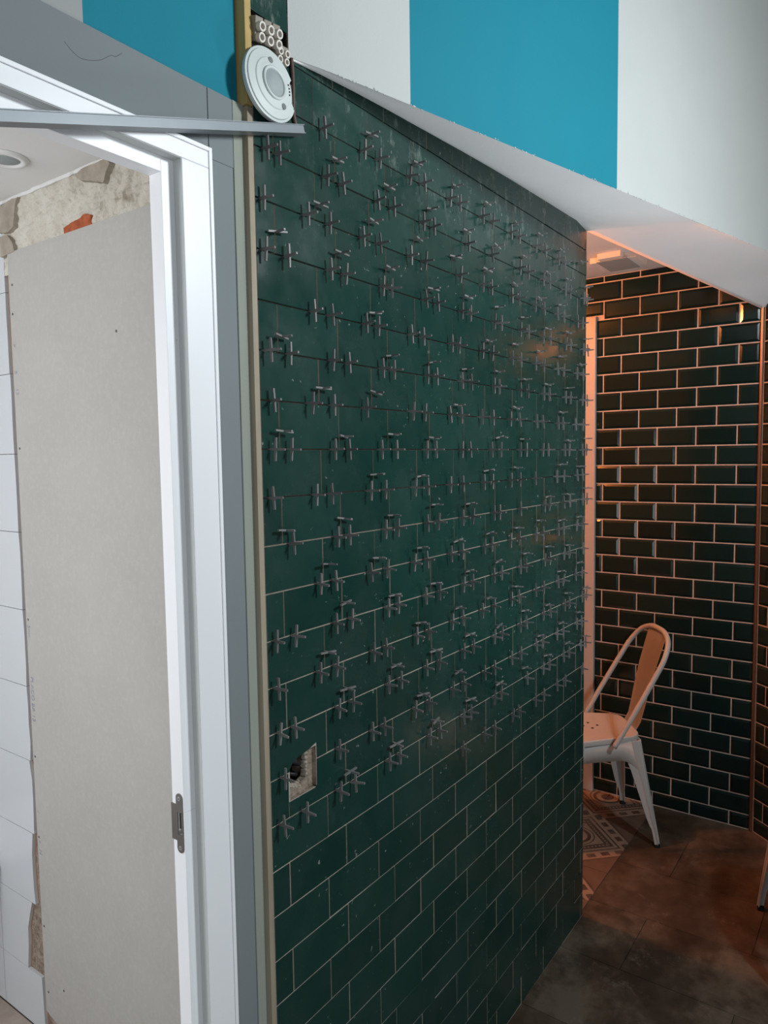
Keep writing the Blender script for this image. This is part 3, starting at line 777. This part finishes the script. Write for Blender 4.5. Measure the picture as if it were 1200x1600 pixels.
# plate as strips around the latch hole
def prect(y0, y1, z0, z1):
    box(bm, (SI-0.0013-0.30, y0-D, z0), (SI+0.0002-0.30, y1-D, z1))
prect(ya, ya+0.0022, zc-0.0275, zc+0.0285); prect(yb-0.003, yl, zc-0.0275, zc+0.0285)
prect(ya+0.0022, yb-0.003, zc+0.0175, zc+0.0285); prect(ya+0.0022, yb-0.003, zc-0.0275, zc-0.0175)
for sgn, zz0 in ((1, zc+0.0285), (-1, zc-0.0275)):
    pts = [(ya, zz0), (yb, zz0)] + [((ya+yb)/2 + (yb-ya)/2*math.cos(t*math.pi/10), zz0 + sgn*(0.0105 + 0.0075*math.sin(t*math.pi/10))) for t in range(0, 11)]
    prism(bm, [(SI-0.0013-0.30, y-D, z) for y, z in pts], None, (0.0015, 0, 0))
spo = link('strike_plate', bm, M_STEEL, d1); spo['label'] = 'worn steel strike plate'
for z in (zc+0.0385, zc-0.0375):
    bm = bmesh.new(); tube(bm, [(SI-0.30-0.0020, (ya+yb)/2-D, z), (SI-0.30+0.0003, (ya+yb)/2-D, z)], [0.0030, 0.0036], 12); link('screw', bm, M_SCREW, spo)
    bm = bmesh.new(); tube(bm, [(SI-0.30-0.0023, (ya+yb)/2-D, z), (SI-0.30-0.0018, (ya+yb)/2-D, z)], 0.0011, 6); link('screw_socket', bm, M_BLACK, spo)
bm = bmesh.new(); box(bm, (SI-0.30+0.0035, ya+0.0030-D, zc-0.016), (SI-0.30+0.0118, yb-0.004-D, zc+0.013), 0.001); link('latch_pocket', bm, M_BATTEN, spo)

# ---------------------------------------------------------------- slim metal profile and the cover leaning on it
pa = Vector((0.4270, 0, 1.9280)); pz = Vector((0.9268, 0, 2.0870))
dirp = (pz-pa).normalized(); ang = math.atan2(dirp.z, dirp.x)
mp = thing('metal_profile', 'long thin grey metal profile lying slantwise across the top of the doorway', 'profile', (0.9268, D-0.0035, 2.0870))
Lp = 1.10
def slant(name, a, b, mat, bev=0.0, lab=None):
    o = boxo(name, a, b, mat, mp, bev); o.rotation_euler = (0, -ang, 0)
    if lab: o['label'] = lab
    return o
slant('web', (-Lp, -0.020, 0.0012), (0, -0.0185, 0.0122), M_PROFILE)
slant('flange', (-Lp, -0.0210, 0.0), (0, 0.0, 0.0012), M_PROFILE, 0, 'pale lower flange')
slant('flange', (-Lp, -0.0215, 0.0122), (0, 0.0, 0.0134), M_PROFILE, 0, 'pale upper flange')
slant('end_cap', (-0.0012, -0.020, 0.0012), (0, 0.0, 0.0122), M_PROFILE)

# white round sensor cover
DC = Vector((0.857, D-0.0185, 2.1385)); R0 = 0.0555
sc = thing('sensor_cover', 'round white plastic sensor cover with grey lens leaning on the metal profile', 'cover', (DC.x, DC.y, DC.z - R0))
tilt = 0.05
def ringface(bm, prof_, n=64, notch=True):
    rings = []
    for r, y in prof_:
        ring = []
        for k in range(n):
            a = 2*math.pi*k/n
            rr_ = r
            dd = math.degrees(a); dd = dd-360 if dd > 180 else dd
            if notch and r > 0.045 and -18 < dd < 26: rr_ = min(r, 0.0445)
            ring.append(bm.verts.new((rr_*math.cos(a), y, rr_*math.sin(a) + R0)))
        rings.append(ring)
    for a, b in zip(rings, rings[1:]):
        for k in range(n): bm.faces.new((a[k], a[(k+1) % n], b[(k+1) % n], b[k]))
    return rings
bm = bmesh.new()
rg = ringface(bm, [(0.0500, 0.006), (0.0545, 0.006), (0.0555, 0.002), (0.0550, -0.001), (0.0515, -0.0015), (0.0505, -0.0035), (0.038, -0.0055), (0.0365, -0.0070), (0.0275, -0.0080)])
bm.faces.new(rg[-1])
bmesh.ops.recalc_face_normals(bm, faces=bm.faces[:])
link('plate', bm, M_PLASTIC, sc, smooth=False)
bm = bmesh.new(); rg = ringface(bm, [(0.0250, -0.0078), (0.0248, -0.0105), (0.0225, -0.0115), (0.0205, -0.0100), (0.0203, -0.0070)], 48, False); bmesh.ops.recalc_face_normals(bm, faces=bm.faces[:])
link('lens_ring', bm, M_PLASTIC, sc, smooth=True)
bm = bmesh.new(); rg = ringface(bm, [(0.0204, -0.0085), (0.017, -0.0105), (0.009, -0.0125), (0.002, -0.0130)], 40, False); bm.faces.new(rg[-1]); bmesh.ops.recalc_face_normals(bm, faces=bm.faces[:])
link('lens', bm, M_LENS, sc, smooth=True)
for (dx, dz, r_, mat_, nm) in ((-0.004, 0.0335, 0.0046, M_HOLE, 'screw_hole'), (0.019, -0.0285, 0.0046, M_HOLE, 'screw_hole'),
                          (0.0330, 0.0100, 0.0013, M_BLACK, 'wire_hole'), (0.0345, 0.0050, 0.0013, M_BLACK, 'wire_hole'), (0.0350, 0.0000, 0.0013, M_BLACK, 'wire_hole'), (0.0345, -0.0050, 0.0013, M_BLACK, 'wire_hole')):
    yy = -0.0079 if nm == 'screw_hole' else -0.0077
    bm = bmesh.new(); tube(bm, [(dx, yy-0.0004, dz+R0), (dx, yy+0.001, dz+R0)], r_, 14); link(nm, bm, mat_, sc)
for i, (dx, dz) in enumerate(((-0.022, 0.018), (-0.018, 0.014), (-0.008, -0.024), (-0.003, -0.027))):
    bm = bmesh.new(); box(bm, (dx-0.0015, -0.0077, dz+R0-0.0008), (dx+0.0015, -0.0070, dz+R0+0.0008)); box(bm, (dx-0.0004, -0.0077, dz+R0-0.0022), (dx+0.0004, -0.0070, dz+R0-0.0009)); link('moulded_mark', bm, M_HOLE, sc)
bm = bmesh.new(); box(bm, (0.040, 0.0005, R0-0.014), (0.0495, 0.003, R0+0.020)); link('clip', bm, M_HOLE, sc)['label'] = 'grey clip behind the notch'
for o_ in sc.children: pass
sc.rotation_euler = (math.radians(-4), 0, 0)

# connector blocks with terminals and wires
def connector(name, label, base, poles, s, rot, rows=2):
    t = thing(name, label, 'connector', base, 0, 'connector blocks above the sensor cover'); t.rotation_euler = rot
    for i in range(poles):
        bm = bmesh.new(); box(bm, (i*s*1.32, 0, 0), (i*s*1.32+s*1.12, s*1.15, s*2.4), s*0.08)
        pole = link('pole_body', bm, M_TERM, t)
        for j in range(rows):
            cz = s*(0.45 + j*1.0)
            bm = bmesh.new(); n = 16; rings = []
            cx = i*s*1.32 + s*0.56
            for r_, y in ((0.50*s, 0.02*s), (0.48*s, -0.55*s), (0.30*s, -0.55*s), (0.28*s, -0.05*s)):
                rings.append([bm.verts.new((cx+r_*math.cos(2*math.pi*k/n), y, cz+r_*math.sin(2*math.pi*k/n))) for k in range(n)])
            for a, b in zip(rings, rings[1:]):
                for k in range(n): bm.faces.new((a[k], a[(k+1) % n], b[(k+1) % n], b[k]))
            bmesh.ops.recalc_face_normals(bm, faces=bm.faces[:])
            ri = link('screw_collar', bm, M_RING, t)
            bm = bmesh.new(); tube(bm, [(cx, -0.06*s, cz), (cx, 0.0, cz)], 0.285*s, 12); link('terminal_screw', bm, M_BLACK, ri)
    return t
connector('connector_block', 'larger beige three-pole connector block above the round sensor cover', (0.8335, D-0.006, 2.1965), 3, 0.0145, (math.radians(14), math.radians(-8), 0))
connector('connector_block', 'smaller beige connector block squeezed beside the right rim of the sensor cover', (0.8790, D-0.004, 2.1860), 2, 0.0115, (math.radians(12), math.radians(-4), 0))
def wire(name, label, pts, r, mat):
    bm = bmesh.new(); tube(bm, catmull(pts, 7), r, 8); o = link(name, bm, mat, None, True); tag(o, label, 'wire'); return o
wire('electric_wire', 'black wire curving out of the cavity to the larger connector block', [(0.905, D+0.03, 2.21), (0.9, D+0.004, 2.205), (0.893, D-0.006, 2.212), (0.888, D-0.003, 2.226), (0.884, D+0.006, 2.234)], 0.0022, M_CABLE)
wire('electric_wire', 'black wire dropping behind the smaller connector block', [(0.903, D+0.03, 2.225), (0.909, D-0.002, 2.214), (0.905, D-0.006, 2.20), (0.898, D+0.0, 2.18), (0.895, D-0.002, 2.15)], 0.0018, M_CABLE)
wire('electric_wire', 'brown sheathed cable running down the tiles right of the sensor cover', [(0.918, D-0.004, 2.207), (0.921, D-0.0035, 2.18), (0.9205, D-0.0035, 2.14), (0.9215, D-0.0035, 2.118), (0.926, D-0.0035, 2.106), (0.934, D-0.0035, 2.101)], 0.0032, M_BROWN)
# short yellow offcut wedged beside the connector block
wd = boxo('wood_offcut', (0.8300, D-0.003, 2.205), (0.8375, D+0.012, 2.222), M_YELLOW, None, 0.0008); tag(wd, 'short yellow wood offcut wedged left of the connector block', 'wood')
# cables inside the socket hole
for i, pts in enumerate(([(0.884, GY+0.052, 1.03), (0.890, GY+0.02, 1.035), (0.905, GY+0.012, 1.028), (0.922, GY+0.018, 1.018), (0.930, GY+0.045, 1.01)],
                         [(0.889, GY+0.052, 1.02), (0.894, GY+0.022, 1.012), (0.908, GY+0.014, 1.006), (0.920, GY+0.03, 1.0), (0.925, GY+0.05, 0.998)])):
    bm = bmesh.new(); tube(bm, catmull(pts, 7), 0.0032, 8); o = link('socket_cable', bm, M_CABLE, None, True)
    tag(o, ('upper' if i == 0 else 'lower') + ' black cable looped inside the ragged hole in the tiles', 'cable')

# ---------------------------------------------------------------- chairs
def make_chair(name, label, loc, rz, s=1.0):
    t = thing(name, label, 'chair', loc, rz, 'white metal chairs in the far room')
    t.scale = (s, s, s)
    H = 0.435
    def corner(w0, d0, w1, d1, r, n=6):
        """rounded trapezoid outline; w0/d0 rear half width & y, w1/d1 front"""
        P = []
        for (cx, cy, a0) in ((w1-r, d1-r, 0), (-w1+r, d1-r, 90), (-w0+r, d0+r, 180), (w0-r, d0+r, 270)):
            for k in range(n+1):
                a = math.radians(a0 + 90*k/n); P.append((cx+r*math.cos(a), cy+r*math.sin(a)))
        return P
    # seat pan with rolled rim and a slight dish
    bm = bmesh.new(); rings = []
    base = corner(0.135, -0.165, 0.178, 0.175, 0.06)
    for sc_, z in ((1.0, H-0.022), (1.0, H-0.006), (0.985, H), (0.95, H-0.001), (0.80, H-0.004), (0.45, H-0.007), (0.15, H-0.008)):
        rings.append([bm.verts.new((x*sc_, 0.005+(y-0.005)*sc_, z)) for x, y in base])
    for a, b in zip(rings, rings[1:]):
        n = len(a)
        for k in range(n): bm.faces.new((a[k], a[(k+1) % n], b[(k+1) % n], b[k]))
    bm.faces.new(rings[-1])
    seat = link('seat', bm, M_CHAIR, t, True)
    for (x, y) in ((0.045, 0.0), (0.015, 0.03), (-0.015, 0.0), (0.015, -0.03), (0.045, 0.05), (-0.015, 0.05)):
        bm = bmesh.new(); tube(bm, [(x, y, H-0.0066), (x, y, H-0.012)], 0.0055, 10); link('drain_hole', bm, M_BLACK, seat)
    # aprons with arched lower edge
    feet = {('l', 'f'): (-0.205, 0.215), ('r', 'f'): (0.205, 0.215), ('l', 'r'): (-0.190, -0.215), ('r', 'r'): (0.190, -0.215)}
    tops = {('l', 'f'): (-0.172, 0.168), ('r', 'f'): (0.172, 0.168), ('l', 'r'): (-0.128, -0.158), ('r', 'r'): (0.128, -0.158)}
    pairs = [(('l', 'r'), ('l', 'f')), (('r', 'f'), ('r', 'r')), (('l', 'f'), ('r', 'f')), (('r', 'r'), ('l', 'r'))]
    for A, B in pairs:
        a, b = Vector((*tops[A], 0)), Vector((*tops[B], 0))
        fa, fb = Vector((*feet[A], 0)), Vector((*feet[B], 0))
        cen = Vector((0, 0, 0)); n = 20
        bm = bmesh.new(); prev = None
        for k in range(n+1):
            q = k/n
            top = a.lerp(b, q); bot = fa.lerp(fb, q)
            e = abs(2*q-1)
            depth = 0.072 + 0.095*max(0, (e-0.35)/0.65)**2.6
            out = (bot-top); 
            pt = Vector((top.x, top.y, H-0.020))
            pb_ = Vector((top.x+out.x*depth/H, top.y+out.y*depth/H, H-0.020-depth))
            inn = (cen-top).normalized()*0.004
            cur = [bm.verts.new(pt), bm.verts.new(pb_), bm.verts.new(pb_+inn), bm.verts.new(pt+inn)]
            if prev:
                for m_ in range(4): bm.faces.new((prev[m_], cur[m_], cur[(m_+1) % 4], prev[(m_+1) % 4]))
            prev = cur
        bmesh.ops.recalc_face_normals(bm, faces=bm.faces[:])
        link('apron', bm, M_CHAIR, t, True)
    # legs: folded sheet, wide at the top, with a raised central rib and a rubber foot
    for key in feet:
        tx, ty = tops[key]; fx, fy = feet[key]
        sx_, sy_ = (1 if tx > 0 else -1), (1 if ty > 0 else -1)
        bm = bmesh.new(); prev = None
        for z, wd_ in ((H-0.022, 0.088), (0.36, 0.078), (0.30, 0.063), (0.20, 0.046), (0.12, 0.034), (0.085, 0.026), (0.07, 0.020), (0.012, 0.018)):
            q = 1-(z/H)
            x = tx+(fx-tx)*q; y = ty+(fy-ty)*q
            k_ = 0.004
            # L section with chamfered outer corner and a rib
            sec = [(0-wd_, 0), (-wd_*0.55, 0), (-wd_*0.45, k_), (-wd_*0.22, k_), (-0.010*0.6, 0), (0, -0.006), (0, -wd_*0.22), (k_, -wd_*0.45), (0, -wd_*0.55), (0, -wd_),
                   (-0.003, -wd_), (-0.004, -0.010), (-0.010, -0.004), (-wd_, -0.003)]
            cur = [bm.verts.new((x+sx_*p, y+sy_*q_, z)) for p, q_ in sec]
            if prev:
                n = len(cur)
                for k in range(n): bm.faces.new((prev[k], prev[(k+1) % n], cur[(k+1) % n], cur[k]))
            else: first = cur
            prev = cur
        bm.faces.new(first); bm.faces.new(prev)
        bmesh.ops.recalc_face_normals(bm, faces=bm.faces[:])
        lg = link('leg', bm, M_CHAIR, t)
        bm = bmesh.new(); box(bm, (min(fx-sx_*0.020, fx+sx_*0.001), min(fy-sy_*0.020, fy+sy_*0.001), 0.0003), (max(fx-sx_*0.020, fx+sx_*0.001), max(fy-sy_*0.020, fy+sy_*0.001), 0.013), 0.002)
        link('rubber_foot', bm, M_RUBBER, lg)
    # hoop back
    K = 0.585
    def hp(x, z): return (x, -0.045-(z-H)*K, z)
    pts = [hp(-0.180, H-0.025), hp(-0.183, H+0.06), hp(-0.182, H+0.16), hp(-0.178, H+0.245), hp(-0.170, H+0.315), hp(-0.133, H+0.370), hp(-0.07, H+0.397), hp(0, H+0.402),
           hp(0.07, H+0.397), hp(0.133, H+0.370), hp(0.170, H+0.315), hp(0.178, H+0.245), hp(0.182, H+0.16), hp(0.183, H+0.06), hp(0.180, H-0.025)]
    bm = bmesh.new(); tube(bm, catmull(pts, 5), 0.0105, 10); link('back_hoop', bm, M_CHAIR, t, True)
    # splat: from rear of the seat curving up to the hoop
    bm = bmesh.new(); prev = None
    for y, z, hw in ((-0.158, H-0.012, 0.064), (-0.172, H+0.004, 0.065), (-0.186, H+0.03, 0.066), (-0.198, H+0.08, 0.069), (-0.215, H+0.16, 0.074), (-0.238, H+0.25, 0.079), (-0.262, H+0.33, 0.084), (-0.281, H+0.396, 0.086)):
        cur = []
        for k in range(9):
            q = k/8*2-1
            cur.append(bm.verts.new((q*hw, y - 0.010*(1-q*q)+0.004, z)))
        if prev:
            for k in range(8): bm.faces.new((prev[k], prev[k+1], cur[k+1], cur[k]))
        prev = cur
    r_ = bmesh.ops.solidify(bm, geom=bm.faces[:], thickness=0.002)
    link('splat', bm, M_CHAIR, t, True)
    return t
rz = math.atan2(0.616, 0.788)
make_chair('metal_chair', 'white metal chair with hoop back and central splat beside the far wall', (2.887, 1.018, 0.0), rz)
make_chair('metal_chair', 'white metal chair of which one leg shows at the right edge', (2.517, 0.098, 0.0), math.radians(13.6))

# ---------------------------------------------------------------- tile spacers
def spacer_mesh():
    bm = bmesh.new(); L_ = 0.0190; w_ = 0.0022; t_ = 0.0015
    # cross in the local y (out of wall) / z (up) plane, thin along x
    pts = []
    for k in range(4):
        a = k*math.pi/2
        ca, sa = math.cos(a), math.sin(a)
        for (p, q) in ((w_, -w_), (L_, -w_*0.8), (L_, w_*0.8)):
            pts.append((p*ca - q*sa, p*sa + q*ca))
    prism(bm, [(-t_, y, z) for y, z in pts], None, (2*t_, 0, 0))
    me = bpy.data.meshes.new('tile_spacer'); bm.to_mesh(me); bm.free(); me.materials.append(M_SPACER); return me
SM = spacer_mesh()
ordn = ['first', 'second', 'third', 'fourth', 'fifth', 'sixth', 'seventh', 'eighth', 'ninth', 'tenth', 'eleventh', 'twelfth', 'thirteenth', 'fourteenth', 'fifteenth', 'sixteenth', 'seventeenth', 'eighteenth', 'nineteenth', 'twentieth', 'twenty-first', 'twenty-second', 'twenty-third', 'twenty-fourth']
items = []
STAND = 0.0105
def line_name(k):
    if k == 0: return 'second joint below ragged hole'
    if k == 1: return 'first joint below ragged hole'
    if k == 2: return 'joint through ragged hole'
    return '%s joint above ragged hole' % ordn[k-3]
for k in range(0, 17):
    z = Z0 + k*ZP
    cand = []
    phs = (0.10, 0.83) if k % 2 else (0.50, 0.81)
    for n in range(-1, 11):
        for p in phs:
            u = 0.8735 + (n+p)*UP + random.gauss(0, 0.0045)
            if u < U0+0.012 or u > U1-0.006: continue
            if k == 0 and u < 1.42: continue
            if k in (2,) and HX0-0.004 < u < HX1+0.004: continue
            if k == 1 and 0.885 < u < 0.93: u = 0.906
            if k == 1 and abs(u-0.906) < 0.001 and any(abs(c-0.906) < 0.001 for c in cand): continue
            # the bulkhead hides the highest joints further right
            if k == 16 and (u > 2.2): continue
            if k == 15 and random.random() < 0.1: continue
            if random.random() < 0.04: continue
            cand.append(u)
    if k == 16: cand = [u for u in cand if u > 0.99]
    cand.sort()
    for i, u in enumerate(cand):
        lab = 'grey spacer standing upright, %s from the timber batten, %s' % (ordn[i], line_name(k))
        items.append((u, z, 0, lab))
    # sideways ones in the upright joints of the course above line k
    if k >= 1:
        ph = 0.0 if k % 2 else 0.655*UP
        u = 0.8735 + ph - UP; c2 = []
        while u < U1-0.02:
            if u > U0+0.012 and random.random() < 0.80 and not (k >= 15 and u < 0.94) and not (k == 1 and u < 0.9) and not (k == 16 and u < 1.0):
                c2.append((u + random.gauss(0, 0.0015), z + ZP*random.uniform(0.28, 0.50)))
            u += UP
        for i, (u_, z_) in enumerate(c2):
            lab = 'grey spacer lying sideways, %s from the batten, course above %s' % (ordn[i], line_name(k))
            items.append((u_, z_, 1, lab))
items.sort(key=lambda a: a[0])
mats = []
for u, z, side, lab in items:
    y = D - STAND + random.gauss(0, 0.0012)
    if side:
        e = (random.gauss(0, 0.06), math.pi/2 + random.gauss(0, 0.10), random.gauss(0, 0.10))
    else:
        e = (random.gauss(0, 0.04), random.gauss(0, 0.05), random.gauss(0, 0.10))
    mats.append(((u, y, z), e, lab, side))
for i, (loc, e, lab, side) in enumerate(mats[:300]):
    o = bpy.data.objects.new('tile_spacer', SM); COL.objects.link(o)
    o.location = loc; o.rotation_euler = e
    tag(o, lab, 'spacer', 'tile spacers stuck in the joints of the green wall')
bm = bmesh.new()
from mathutils import Euler
for (loc, e, lab, side) in mats[300:]:
    n0 = len(bm.verts); bm.from_mesh(SM); bm.verts.ensure_lookup_table()
    T = Matrix.Translation(loc) @ Euler(e).to_matrix().to_4x4()
    for v in bm.verts[n0:]: v.co = T @ v.co
o = link('tile_spacer', bm, M_SPACER); tag(o, 'farthest grey cross spacers at the dark right end of the green wall', 'spacer', 'tile spacers stuck in the joints of the green wall'); o['kind'] = 'stuff'
